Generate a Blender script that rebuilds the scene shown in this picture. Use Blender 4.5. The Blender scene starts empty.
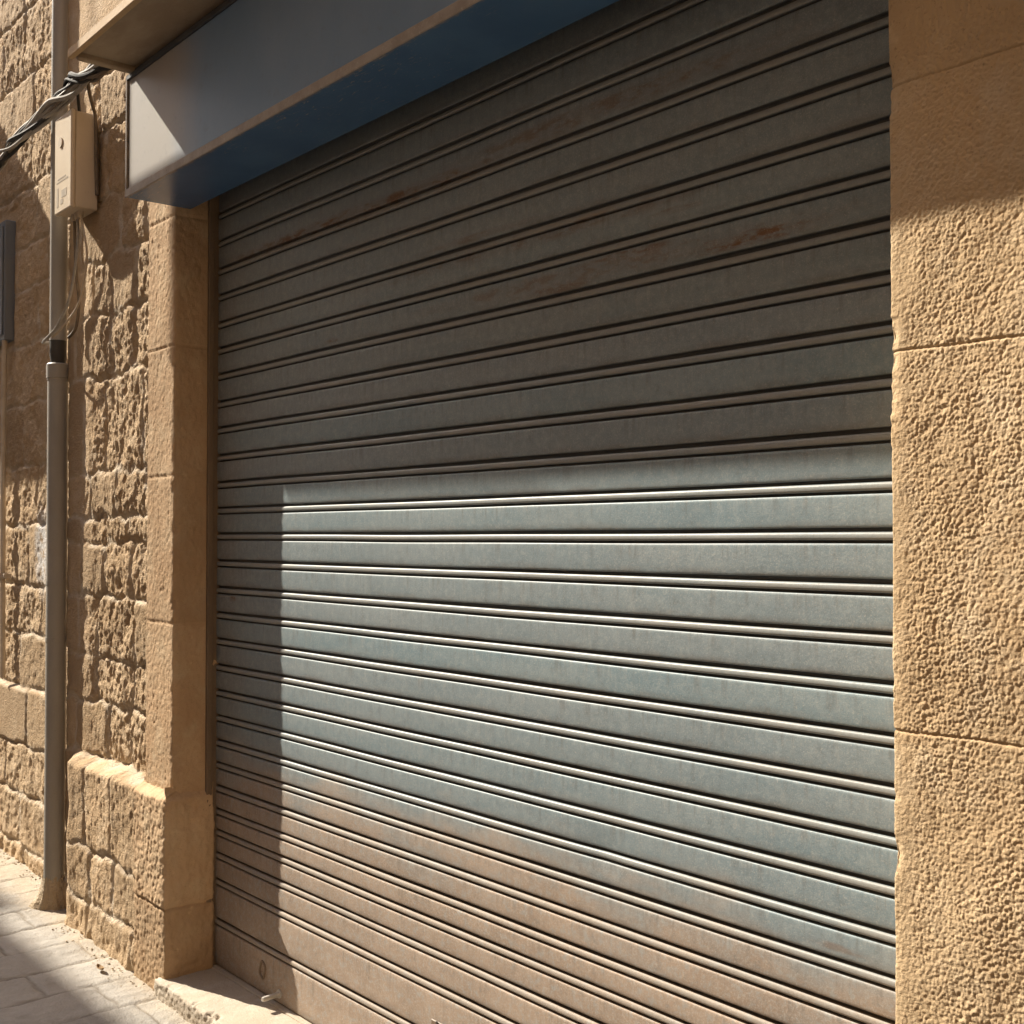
import bpy, bmesh, math, random
import numpy as np
from mathutils import Matrix, Vector

random.seed(7)
R = math.radians
scene = bpy.context.scene
COL = scene.collection

# ------------------------------------------------------------------ noise
def _h(ix, iy, seed):
    n = (ix.astype(np.int64) * 374761393 + iy.astype(np.int64) * 668265263 + seed * 974634721) & 0xFFFFFFFF
    n = ((n ^ (n >> 13)) * 1274126177) & 0xFFFFFFFF
    n = ((n ^ (n >> 15)) * 2246822519) & 0xFFFFFFFF
    return ((n ^ (n >> 16)) & 0xFFFFFF) / float(0xFFFFFF)

def pn(x, y, seed=0):
    """gradient noise, about -1..1"""
    x, y = np.broadcast_arrays(np.asarray(x, float), np.asarray(y, float))
    ix = np.floor(x); iy = np.floor(y)
    fx = x - ix; fy = y - iy
    ux = fx * fx * fx * (fx * (fx * 6 - 15) + 10); uy = fy * fy * fy * (fy * (fy * 6 - 15) + 10)
    def g(dx, dy):
        a = _h(ix + dx, iy + dy, seed) * 2 * math.pi
        return np.cos(a) * (fx - dx) + np.sin(a) * (fy - dy)
    a = g(0, 0) * (1 - ux) + g(1, 0) * ux
    b = g(0, 1) * (1 - ux) + g(1, 1) * ux
    return (a * (1 - uy) + b * uy) * 1.5

def fbm(x, y, seed=0, o=4, gain=.5):
    t = 0; a = 1; f = 1
    for k in range(o):
        t = t + a * pn(x * f + 17.3 * k, y * f - 9.1 * k, seed + k)
        a *= gain; f *= 2.03
    return t

def worley(x, y, seed=0):
    """distance to nearest feature point"""
    x, y = np.broadcast_arrays(np.asarray(x, float), np.asarray(y, float))
    ix = np.floor(x); iy = np.floor(y); best = np.full(x.shape, 9.)
    for dx in (-1, 0, 1):
        for dy in (-1, 0, 1):
            px = ix + dx + _h(ix + dx, iy + dy, seed); py = iy + dy + _h(ix + dx, iy + dy, seed + 77)
            best = np.minimum(best, (px - x) ** 2 + (py - y) ** 2)
    return np.sqrt(best)

def sst(a, b, x):
    t = np.clip((x - a) / (b - a), 0, 1)
    return t * t * (3 - 2 * t)

# ------------------------------------------------------------------ objects
def thing(name, label, cat, loc=(0, 0, 0), group=None, kind=None):
    o = bpy.data.objects.new(name, None); COL.objects.link(o)
    o.location = loc
    o.empty_display_size = .1
    return tag(o, label, cat, group, kind)

def tag(o, label, cat, group=None, kind=None):
    if label: o['label'] = label
    if cat: o['category'] = cat
    if group: o['group'] = group
    if kind: o['kind'] = kind
    return o

def origin(o):
    v = Vector((0, 0, 0))
    while o is not None:
        v += o.location; o = o.parent
    return v

def link(name, me, mat, parent=None, smooth=False):
    o = bpy.data.objects.new(name, me); COL.objects.link(o)
    if mat: me.materials.append(mat)
    if parent:
        me.transform(Matrix.Translation(-origin(parent)))
        o.parent = parent
    if smooth:
        me.polygons.foreach_set('use_smooth', [True] * len(me.polygons))
    me.update()
    return o

def grid_mesh(name, P, attrs=None, flip=False):
    n, m = P.shape[:2]
    me = bpy.data.meshes.new(name)
    me.vertices.add(n * m)
    me.vertices.foreach_set('co', P.reshape(-1).astype(np.float32))
    i = np.arange(n * m).reshape(n, m)
    q = np.stack([i[:-1, :-1], i[1:, :-1], i[1:, 1:], i[:-1, 1:]], -1).reshape(-1, 4)
    if flip: q = q[:, ::-1]
    me.loops.add(q.size); me.polygons.add(len(q))
    me.loops.foreach_set('vertex_index', q.reshape(-1).astype(np.int32))
    me.polygons.foreach_set('loop_start', np.arange(0, q.size, 4, dtype=np.int32))
    me.update(calc_edges=True)
    for k, v in (attrs or {}).items():
        a = me.attributes.new(k, 'FLOAT', 'POINT')
        a.data.foreach_set('value', v.reshape(-1).astype(np.float32))
    return me

class MB:
    def __init__(s): s.bm = bmesh.new()
    def box(s, x0, x1, y0, y1, z0, z1, bev=0., seg=1, rot=None):
        r = bmesh.ops.create_cube(s.bm, size=1)
        vs = r['verts']
        c = Vector(((x0 + x1) / 2, (y0 + y1) / 2, (z0 + z1) / 2))
        for v in vs:
            v.co = Vector((v.co.x * (x1 - x0), v.co.y * (y1 - y0), v.co.z * (z1 - z0)))
        if bev:
            es = list({e for v in vs for e in v.link_edges})
            rb = bmesh.ops.bevel(s.bm, geom=es, offset=bev, segments=seg, profile=.5, affect='EDGES')
            vs = list({v for f in rb['faces'] for v in f.verts} | {v for v in vs if v.is_valid})
        for v in vs:
            v.co = (rot @ v.co if rot else v.co) + c
        return s
    def tube(s, pts, rad, n=12, cap=True):
        pts = [Vector(p) for p in pts]
        rads = rad if isinstance(rad, (list, tuple)) else [rad] * len(pts)
        rings = []
        t0 = (pts[1] - pts[0]).normalized()
        a = Vector((0, 0, 1)) if abs(t0.z) < .9 else Vector((1, 0, 0))
        u = t0.cross(a).normalized()
        for i, p in enumerate(pts):
            t = (pts[min(i + 1, len(pts) - 1)] - pts[max(i - 1, 0)]).normalized()
            u = (u - t * u.dot(t)).normalized(); w = t.cross(u)
            rings.append([s.bm.verts.new(p + (u * math.cos(2 * math.pi * k / n) + w * math.sin(2 * math.pi * k / n)) * rads[i]) for k in range(n)])
        for A, B in zip(rings, rings[1:]):
            for k in range(n):
                s.bm.faces.new((A[k], A[(k + 1) % n], B[(k + 1) % n], B[k]))
        if cap:
            s.bm.faces.new(rings[0][::-1]); s.bm.faces.new(rings[-1])
        return s
    def build(s, name, mat, parent=None, smooth=False):
        bmesh.ops.recalc_face_normals(s.bm, faces=s.bm.faces[:])
        me = bpy.data.meshes.new(name); s.bm.to_mesh(me); s.bm.free()
        o = link(name, me, mat, parent)
        if smooth:
            me.polygons.foreach_set('use_smooth', [True] * len(me.polygons))
            me.set_sharp_from_angle(angle=R(40))
        return o

# ------------------------------------------------------------------ materials
class NT:
    def __init__(s, name):
        s.m = bpy.data.materials.new(name); s.m.use_nodes = True
        s.t = s.m.node_tree; s.n = s.t.nodes; s.l = s.t.links
        s.b = s.n['Principled BSDF']
        g = s.n.new('ShaderNodeNewGeometry'); s.pos = g.outputs['Position']
        s.sep = s.n.new('ShaderNodeSeparateXYZ'); s.l.new(s.pos, s.sep.inputs[0])
    def _set(s, sock, v):
        if hasattr(v, 'is_output'): s.l.new(v, sock)
        else: sock.default_value = v
    def scale(s, v3):
        n = s.n.new('ShaderNodeVectorMath'); n.operation = 'MULTIPLY'
        s.l.new(s.pos, n.inputs[0]); n.inputs[1].default_value = v3
        return n.outputs[0]
    def noise(s, sc, det=4, rough=.55, vec=None, dist=0.):
        n = s.n.new('ShaderNodeTexNoise'); n.inputs['Scale'].default_value = sc
        n.inputs['Detail'].default_value = det; n.inputs['Roughness'].default_value = rough
        n.inputs['Distortion'].default_value = dist
        s.l.new(vec if vec else s.pos, n.inputs['Vector'])
        return n.outputs['Fac']
    def math(s, op, a, b=0., c=0., clamp=False):
        n = s.n.new('ShaderNodeMath'); n.operation = op; n.use_clamp = clamp
        s._set(n.inputs[0], a); s._set(n.inputs[1], b); s._set(n.inputs[2], c)
        return n.outputs[0]
    def ramp(s, v, a, b, lo=0., hi=1.):
        n = s.n.new('ShaderNodeMapRange'); n.interpolation_type = 'SMOOTHSTEP'
        s._set(n.inputs[0], v); n.inputs[1].default_value = a; n.inputs[2].default_value = b
        n.inputs[3].default_value = lo; n.inputs[4].default_value = hi
        return n.outputs[0]
    def mix(s, f, a, b, mode='MIX'):
        n = s.n.new('ShaderNodeMix'); n.data_type = 'RGBA'; n.blend_type = mode
        s._set(n.inputs[0], f)
        for k, v in ((6, a), (7, b)):
            s._set(n.inputs[k], v if hasattr(v, 'is_output') else (*v, 1.))
        return n.outputs[2]
    def attr(s, name):
        n = s.n.new('ShaderNodeAttribute'); n.attribute_name = name
        return n.outputs['Fac']
    def blob(s, cx, cz, rx, rz):
        dx = s.math('MULTIPLY', s.math('SUBTRACT', s.sep.outputs[0], cx), 1 / rx)
        dz = s.math('MULTIPLY', s.math('SUBTRACT', s.sep.outputs[2], cz), 1 / rz)
        d = s.math('SQRT', s.math('ADD', s.math('MULTIPLY', dx, dx), s.math('MULTIPLY', dz, dz)))
        return s.ramp(d, 1., .35)
    def bump(s, h, strength, dist):
        n = s.n.new('ShaderNodeBump'); n.inputs['Strength'].default_value = strength
        n.inputs['Distance'].default_value = dist; s._set(n.inputs['Height'], h)
        s.l.new(n.outputs[0], s.b.inputs['Normal'])
    def out(s, col, rough=.85, spec=.3, metal=0.):
        s._set(s.b.inputs['Base Color'], col if hasattr(col, 'is_output') else (*col, 1.))
        s._set(s.b.inputs['Roughness'], rough)
        s.b.inputs['Specular IOR Level'].default_value = spec
        s._set(s.b.inputs['Metallic'], metal)
        return s.m

def stone(name, a, b, c, tone=False, bump=.004, grain=160, spec=.15, white=None):
    t = NT(name)
    big = t.noise(2.3, 5, .6); mid = t.noise(11, 6, .65); fine = t.noise(grain, 3, .7)
    col = t.mix(t.ramp(big, .32, .68), a, b)
    col = t.mix(t.ramp(mid, .45, .72, 0, .75), col, c)
    if tone:
        tv = t.attr('tone')
        col = t.mix(t.ramp(tv, 0., 1., .0, .55), col, tuple(x * .62 for x in b))
    sp = t.ramp(fine, .56, .74, 0, .6)
    col = t.mix(sp, col, tuple(x * .45 for x in b))
    col = t.mix(t.ramp(t.noise(37, 3), .6, .8, 0, .3), col, tuple(min(.75, x * 1.35 + .03) for x in a))
    if tone == 'joints':
        mm = t.math('MULTIPLY', t.attr('mortar'), t.ramp(t.noise(9, 4, .6), .35, .6, .1, .85))
        col = t.mix(mm, col, (.56, .47, .36))
    if white:
        for (cx, cz, rx, rz) in white:
            m = t.math('MULTIPLY', t.blob(cx, cz, rx, rz), t.ramp(t.noise(24, 4, .7), .36, .52), clamp=True)
            col = t.mix(t.math('MULTIPLY', m, .85), col, (.62, .6, .58))
    t.bump(t.math('ADD', fine, t.math('MULTIPLY', t.noise(60, 4, .6), 1.4)), 1., bump)
    return t.out(col, .93, spec)

M = {}
M['rough'] = stone('rough_sandstone', (.56, .41, .26), (.47, .325, .19), (.60, .465, .32), 'joints', .006, 150,
                   white=[(-1.66, 1.56, .13, .26)])
M['dressed'] = stone('dressed_sandstone', (.56, .40, .25), (.485, .32, .185), (.57, .44, .29), True, .0016, 260)
M['hammered'] = stone('bush_hammered_sandstone', (.54, .395, .24), (.49, .345, .20), (.57, .445, .30), True, .0016, 170)
M['plaster'] = stone('smooth_ochre_plaster', (.55, .39, .22), (.50, .34, .18), (.56, .41, .25), False, .0006, 90)
M['step'] = stone('grey_step_stone', (.47, .41, .33), (.40, .335, .26), (.5, .45, .38), False, .002, 220)
M['mortar'] = stone('crumbled_mortar', (.48, .39, .28), (.38, .29, .19), (.5, .42, .33), False, .006, 120)
M['facade'] = stone('street_facade_stone', (.60, .57, .53), (.54, .51, .47), (.62, .59, .55), False, .004, 40)

def paving():
    t = NT('worn_limestone_paving')
    col = t.mix(t.ramp(t.noise(3.2, 5), .35, .65), (.33, .305, .27), (.275, .255, .225))
    col = t.mix(t.ramp(t.attr('tone'), 0, 1, 0, .5), col, (.235, .215, .19))
    col = t.mix(t.ramp(t.noise(26, 5, .7), .5, .75, 0, .5), col, (.39, .355, .305))
    col = t.mix(t.ramp(t.noise(120, 3, .7), .58, .74, 0, .5), col, (.16, .14, .12))
    col = t.mix(t.ramp(t.attr('joint'), 0, 1, 0, .8), col, (.15, .125, .095))
    d = t.ramp(t.math('ADD', t.sep.outputs[1], t.math('MULTIPLY', t.noise(9, 4), .18)), -.22, -.05)
    col = t.mix(t.math('MULTIPLY', d, .6), col, (.40, .32, .22))      # sandy grit swept to the foot of the wall
    col = t.mix(t.ramp(t.noise(7, 6, .75), .54, .72, 0, .5), col, (.20, .175, .145))
    t.bump(t.math('ADD', t.noise(140, 3), t.noise(40, 4)), .9, .004)
    return t.out(col, .85, .25)
M['paving'] = paving()

def shutter_mat():
    t = NT('weathered_shutter_paint')
    X, Y, Z = t.sep.outputs
    streak = t.noise(6, 5, .6, t.scale((.35, 1, 2.2)))
    col = t.mix(t.ramp(streak, .35, .65), (.172, .245, .275), (.222, .28, .298))
    # per-slat fade
    col = t.mix(t.ramp(t.attr('tone'), 0, 1, 0, .5), col, (.215, .232, .24))
    # faint chalky vertical wipe marks
    wipe = t.noise(26, 4, .7, t.scale((1.6, 1, .35)))
    col = t.mix(t.ramp(wipe, .52, .75, 0, .28), col, (.37, .365, .34))
    # warm tone of the shaded upper slats, put into the colour
    up = t.math('ADD', Z, t.math('MULTIPLY', t.noise(3, 4), .5))
    col = t.mix(t.ramp(up, 2.0, 2.5, 0, .15), col, (.20, .175, .155))
    # dust from the street on the lower slats
    low = t.math('ADD', Z, t.math('ADD', t.math('MULTIPLY', t.math('SUBTRACT', t.noise(2.2, 5, .65, t.scale((1, 1, 2.5))), .5), .62),
                                  t.math('MULTIPLY', t.math('SUBTRACT', t.attr('tone'), .5), .10)))
    dust = t.ramp(low, 1.0, .74)
    dcol = t.mix(t.ramp(t.noise(5, 5, .6), .35, .65), (.375, .268, .19), (.30, .21, .145))
    dcol = t.mix(t.ramp(t.noise(170, 4, .8), .5, .66, 0, .65), dcol, (.50, .41, .33))
    col = t.mix(t.math('MULTIPLY', dust, .93), col, dcol)
    # browner at the left end near the rail
    side = t.ramp(t.math('ADD', X, t.math('MULTIPLY', t.noise(4, 4), .3)), .42, .12)
    col = t.mix(t.math('MULTIPLY', side, .4), col, (.20, .155, .12))
    # mottling of old paint
    mot = t.noise(42, 6, .75)
    col = t.mix(t.ramp(mot, .48, .64, 0, .42), col, (.31, .35, .355))
    col = t.mix(t.ramp(mot, .46, .34, 0, .38), col, (.14, .155, .155))
    col = t.mix(t.ramp(t.noise(420, 2, .7), .5, .68, 0, .4), col, (.42, .41, .38))
    # rust
    rn = t.ramp(t.noise(19, 6, .72, t.scale((.5, 1, 1.6))), .46, .60)
    rust = None
    for (cx, cz, rx, rz, k) in ((2.30, 2.205, .26, .022, 1.), (1.98, 2.235, .20, .012, .8), (1.88, 2.335, .14, .014, .8), (1.72, 2.193, .2, .014, .7),
                                (2.12, 2.30, .1, .01, .6), (.9, 2.545, 1.1, .035, 1.), (1.9, 2.575, .7, .03, .6), (1.6, 2.33, .9, .03, .5), (1.9, 2.215, .9, .03, .5), (1.45, 2.375, .3, .012, .5),
                                (.75, 2.20, .05, .01, .8), (2.5, .88, .1, .01, .5), (.12, 1.415, .03, .014, .9), (.345, .24, .035, .045, .9)):
        m = t.math('MULTIPLY', t.blob(cx, cz, rx, rz), k)
        rust = m if rust is None else t.math('MAXIMUM', rust, m)
    rust = t.math('MULTIPLY', rust, t.math('ADD', t.math('MULTIPLY', rn, .75), .26), clamp=True)
    col = t.mix(rust, col, (.18, .10, .055))
    # runs of dirt down each slat from its top fold, darker along its lower fold
    fz = t.attr('fz')
    run = t.math('MULTIPLY', t.ramp(t.noise(30, 4, .7, t.scale((1.5, 1, .12))), .50, .66), t.ramp(fz, .1, 1., 0., 1.))
    col = t.mix(t.math('MULTIPLY', run, .38), col, (.13, .115, .10))
    gl = t.math('MULTIPLY', t.ramp(fz, .34, .0), t.ramp(t.noise(7, 5, .7, t.scale((1, 1, 3))), .38, .62))
    col = t.mix(t.math('MULTIPLY', gl, .5), col, (.15, .12, .095))
    # dark drips and scuffs
    sc = t.ramp(t.noise(34, 5, .75, t.scale((1, 1, .6))), .66, .76, 0, .55)
    col = t.mix(sc, col, (.10, .085, .07))
    sp = t.ramp(t.noise(230, 3, .7), .56, .72, 0, .42)
    col = t.mix(sp, col, (.47, .45, .41))
    # dusty paler beads, grooves darkened to near black
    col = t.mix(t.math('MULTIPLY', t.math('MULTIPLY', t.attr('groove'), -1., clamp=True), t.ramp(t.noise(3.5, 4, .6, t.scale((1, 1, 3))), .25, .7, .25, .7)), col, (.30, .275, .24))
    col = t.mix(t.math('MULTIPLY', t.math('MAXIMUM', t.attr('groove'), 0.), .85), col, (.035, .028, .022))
    rough = t.math('ADD', .42, t.math('MULTIPLY', t.math('MAXIMUM', dust, rust), .35))
    t.bump(t.math('ADD', t.noise(180, 3, .6), t.math('MULTIPLY', t.noise(9, 3, .5, t.scale((1, 1, .4))), 2.)), .5, .0007)
    return t.out(col, rough, .35)
M['shutter'] = shutter_mat()

def paint(name, a, b, sc=5, rough=.5, spec=.4, speck=.2, dark=None, metal=0., stretch=(1, 1, 1), bump=.0005):
    t = NT(name)
    col = t.mix(t.ramp(t.noise(sc, 5, .6, t.scale(stretch)), .35, .65), a, b)
    dark = dark or tuple(x * .35 for x in b)
    col = t.mix(t.ramp(t.noise(60, 5, .7), .6, .74, 0, speck * 2), col, dark)
    col = t.mix(t.ramp(t.noise(150, 3), .58, .75, 0, speck), col, tuple(min(.8, x * 1.5 + .04) for x in a))
    t.bump(t.noise(120, 3), .6, bump)
    r = t.math('ADD', rough - .08, t.math('MULTIPLY', t.noise(14, 4), .18))
    return t.out(col, r, spec, metal)

def blue_under():
    t = NT('scratched_blue_sheet')
    col = t.mix(t.ramp(t.noise(4, 5), .35, .65), (.05, .13, .27), (.065, .155, .30))
    sv = t.scale((3.0, 14., 1.))
    scr = t.math('MULTIPLY', t.ramp(t.noise(7, 6, .8, sv, 1.2), .58, .64), t.ramp(t.noise(2.6, 3), .42, .6), clamp=True)
    edge = t.ramp(t.sep.outputs[1], -.20, -.33)
    col = t.mix(t.math('MULTIPLY', scr, t.math('ADD', .25, t.math('MULTIPLY', edge, .7))), col, (.42, .36, .29))
    e2 = t.math('MULTIPLY', t.ramp(t.math('ADD', t.sep.outputs[1], t.math('MULTIPLY', t.noise(30, 4, .7), .03)), -.30, -.318), .8)
    col = t.mix(e2, col, (.32, .26, .20))
    t.bump(t.noise(40, 3), .3, .0006)
    return t.out(col, .27, .5)
def blue_front():
    t = NT('faded_blue_paint')
    col = t.mix(t.ramp(t.noise(3, 5, .6, t.scale((1, 1, .6))), .35, .65), (.16, .25, .375), (.185, .27, .39))
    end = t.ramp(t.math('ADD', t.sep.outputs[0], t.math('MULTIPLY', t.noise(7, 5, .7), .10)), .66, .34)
    col = t.mix(t.math('MULTIPLY', end, .85), col, (.37, .325, .27))      # worn left end, with its sunlit tan painted in
    col = t.mix(t.ramp(t.noise(22, 5, .7), .56, .72, 0, .25), col, (.15, .16, .17))
    col = t.mix(t.ramp(t.noise(150, 3), .58, .75, 0, .15), col, (.4, .4, .4))
    t.bump(t.noise(30, 4), .4, .001)
    return t.out(col, .5, .35)
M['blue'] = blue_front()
M['blue_under'] = blue_under()
M['trim'] = paint('dusty_trim', (.36, .31, .26), (.28, .24, .205), 18, .65, .3, .4)
M['trim_dark'] = paint('dark_groove_metal', (.05, .052, .055), (.07, .07, .07), 10, .6, .3, .1)
M['canopy'] = paint('brown_canopy_sheet', (.36, .28, .19), (.29, .215, .14), 5, .6, .3, .2, stretch=(1.2, 3, 1))
M['canopy_edge'] = paint('ochre_canopy_edge', (.52, .37, .21), (.45, .31, .17), 9, .7, .25, .2)
M['pipe'] = paint('grey_pipe_paint', (.31, .285, .245), (.265, .24, .205), 6, .45, .4, .15, stretch=(1, 1, .3))
M['pipe_dark'] = paint('dark_pipe_neck', (.07, .062, .052), (.05, .045, .038), 8, .6, .3, .1)
M['cream'] = paint('cream_box_plastic', (.57, .47, .34), (.52, .42, .30), 6, .5, .35, .08)
M['label'] = paint('printed_label', (.30, .25, .19), (.36, .30, .22), 30, .6, .3, .2)
M['black_cable'] = paint('black_cable_rubber', (.030, .028, .026), (.045, .042, .038), 20, .75, .18, .15)
M['grey_cable'] = paint('dusty_grey_cable', (.36, .335, .30), (.28, .26, .23), 20, .8, .15, .2)
M['brown_cable'] = paint('dusty_brown_cable', (.17, .13, .09), (.12, .09, .06), 20, .6, .3, .2)
M['rail'] = paint('brown_rail_metal', (.20, .145, .095), (.15, .105, .07), 8, .5, .4, .25, stretch=(1, 1, .3))
M['steel'] = paint('worn_steel', (.48, .45, .40), (.40, .37, .33), 40, .4, .5, .2)
M['iron'] = paint('dark_iron', (.05, .04, .032), (.075, .055, .04), 30, .6, .4, .2)
M['cabinet'] = paint('blue_grey_cabinet_paint', (.15, .165, .185), (.17, .175, .18), 6, .5, .35, .2)
M['conduit'] = paint('pale_conduit', (.50, .42, .32), (.42, .34, .25), 14, .6, .3, .2)
M['wood'] = paint('brown_shutter_wood', (.16, .095, .05), (.12, .07, .036), 8, .6, .3, .2, stretch=(6, 6, .6))
M['glass'] = paint('dark_window_glass', (.03, .035, .04), (.04, .045, .05), 3, .08, .6, .0)
M['leaf'] = paint('dry_leaf', (.26, .17, .08), (.20, .12, .055), 40, .8, .2, .2)

# ------------------------------------------------------------------ generic carved masonry
def seq(*segs):
    """non uniform sampling: (start, stop, step) pieces joined"""
    out = []
    for a, b, st in segs:
        n = max(1, int(round((b - a) / st)))
        out += [a + (b - a) * i / n for i in range(n)]
    out.append(segs[-1][1])
    return np.array(out)

def strip(name, path, rad, S, Zs, hfun, mat, parent, tone=None):
    """a wall skin that follows a plan path with rounded corners; hfun pushes it out along its normal"""
    pts = [np.array(p, float) for p in path]
    dens = []
    for i, p in enumerate(pts):
        if 0 < i < len(pts) - 1:
            a = (pts[i - 1] - p); b = (pts[i + 1] - p)
            a /= np.linalg.norm(a); b /= np.linalg.norm(b)
            for t in np.linspace(0, 1, 9):
                p0 = p + a * rad; p2 = p + b * rad
                dens.append((1 - t) ** 2 * p0 + 2 * t * (1 - t) * p + t * t * p2)
        else: dens.append(p)
    dens = np.array(dens); sl = np.r_[0, np.cumsum(np.linalg.norm(np.diff(dens, axis=0), axis=1))]
    S = S[(S >= 0) & (S <= sl[-1])]
    px = np.interp(S, sl, dens[:, 0]); py = np.interp(S, sl, dens[:, 1])
    e = 1e-3
    tx = np.interp(S + e, sl, dens[:, 0]) - np.interp(S - e, sl, dens[:, 0])
    ty = np.interp(S + e, sl, dens[:, 1]) - np.interp(S - e, sl, dens[:, 1])
    L = np.hypot(tx, ty) + 1e-12
    nx, ny = ty / L, -tx / L
    SS, ZZ = np.meshgrid(S, Zs, indexing='ij')
    H = hfun(SS, ZZ, np.repeat(nx[:, None], len(Zs), 1), np.repeat(ny[:, None], len(Zs), 1))
    if isinstance(H, tuple): dx, dy = H
    else: dx, dy = H * nx[:, None], H * ny[:, None]
    P = np.stack([px[:, None] + dx, py[:, None] + dy, ZZ], -1)
    T = tone(SS, ZZ) if tone else .5 + .5 * pn(SS * 3, ZZ * 3, 5)
    return link(name, grid_mesh(name, P, {'tone': np.clip(T, 0, 1)}), mat, parent, smooth=True)

# ------------------------------------------------------------------ pavement (ground)
def ground_z(x): return .106 - .014 * np.clip(x, -6, 6)

def pavement():
    xs = seq((-60, -3.4, 2.), (-3.4, 1.2, .009), (1.2, 40, 1.2)); ys = seq((-30, -1.7, 1.5), (-1.7, .0, .009), (.0, .6, .3))
    X, Y = np.meshgrid(xs, ys, indexing='ij')
    wx = X + .006 * fbm(X * 6, Y * 6, 3, 3); wy = Y + .006 * fbm(X * 6, Y * 6, 9, 3)
    row = np.floor(wx / .235); fx = (wx / .235 - row) * .235
    off = _h(row, row * 0, 4) * .5
    yy = (wy + off) / .92; cell = np.floor(yy); fy = (yy - cell) * .92
    d = np.minimum(np.minimum(fx, .235 - fx), np.minimum(fy, .92 - fy))
    rnd = _h(row, cell, 12)
    near = (X > -3.5) & (X < 1.3) & (Y > -1.8)
    d = np.where(near, d, .1)
    g = sst(0, .011, d)
    Z = ground_z(X) + np.where(near, -.006 * (1 - g) + .004 * (rnd - .5) + .0035 * fbm(X * 7, Y * 7, 21, 3) + .0018 * fbm(X * 34, Y * 34, 31, 3), 0)
    o = link('pavement', grid_mesh('pavement', np.stack([X, Y, Z], -1),
             {'tone': rnd, 'joint': 1 - sst(.002, .008, d)}), M['paving'], None, smooth=True)
    o['kind'] = 'structure'
pavement()

def terrain():
    b = MB()
    b.box(-220, 220, -220, 220, -.6, -.2)
    o = b.build('ground', M['mortar']); o['kind'] = 'structure'
terrain()

# ------------------------------------------------------------------ rough wall left of the shop
def stones(x, z, courses, seed, wmin, wmax, x0, x1, warp=.012):
    """per point: distance to the nearest joint, a random tone of its stone"""
    wx = x + warp * fbm(x * 7, z * 7, seed, 3); wz = z + warp * fbm(x * 7 + 40, z * 7, seed + 3, 3)
    rs = random.Random(seed)
    d = np.full(x.shape, .2); tone = np.full(x.shape, .5)
    ci = np.clip(np.searchsorted(courses, wz) - 1, 0, len(courses) - 2)
    for c in range(len(courses) - 1):
        cuts = [x0 - .3]
        while cuts[-1] < x1 + .3: cuts.append(cuts[-1] + rs.uniform(wmin, wmax))
        cuts = np.array(cuts); tn = np.array([rs.random() for _ in cuts])
        m = ci == c
        if not m.any(): continue
        k = np.clip(np.searchsorted(cuts, wx[m]) - 1, 0, len(cuts) - 2)
        dx = np.minimum(wx[m] - cuts[k], cuts[k + 1] - wx[m]); dz = np.minimum(wz[m] - courses[c], courses[c + 1] - wz[m])
        r = .035
        q = np.clip(r - dx, 0, None) ** 2 + np.clip(r - dz, 0, None) ** 2
        d[m] = np.where((dx < r) & (dz < r), r - np.sqrt(q), np.minimum(dx, dz)); tone[m] = tn[k]
    return d, tone

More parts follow.
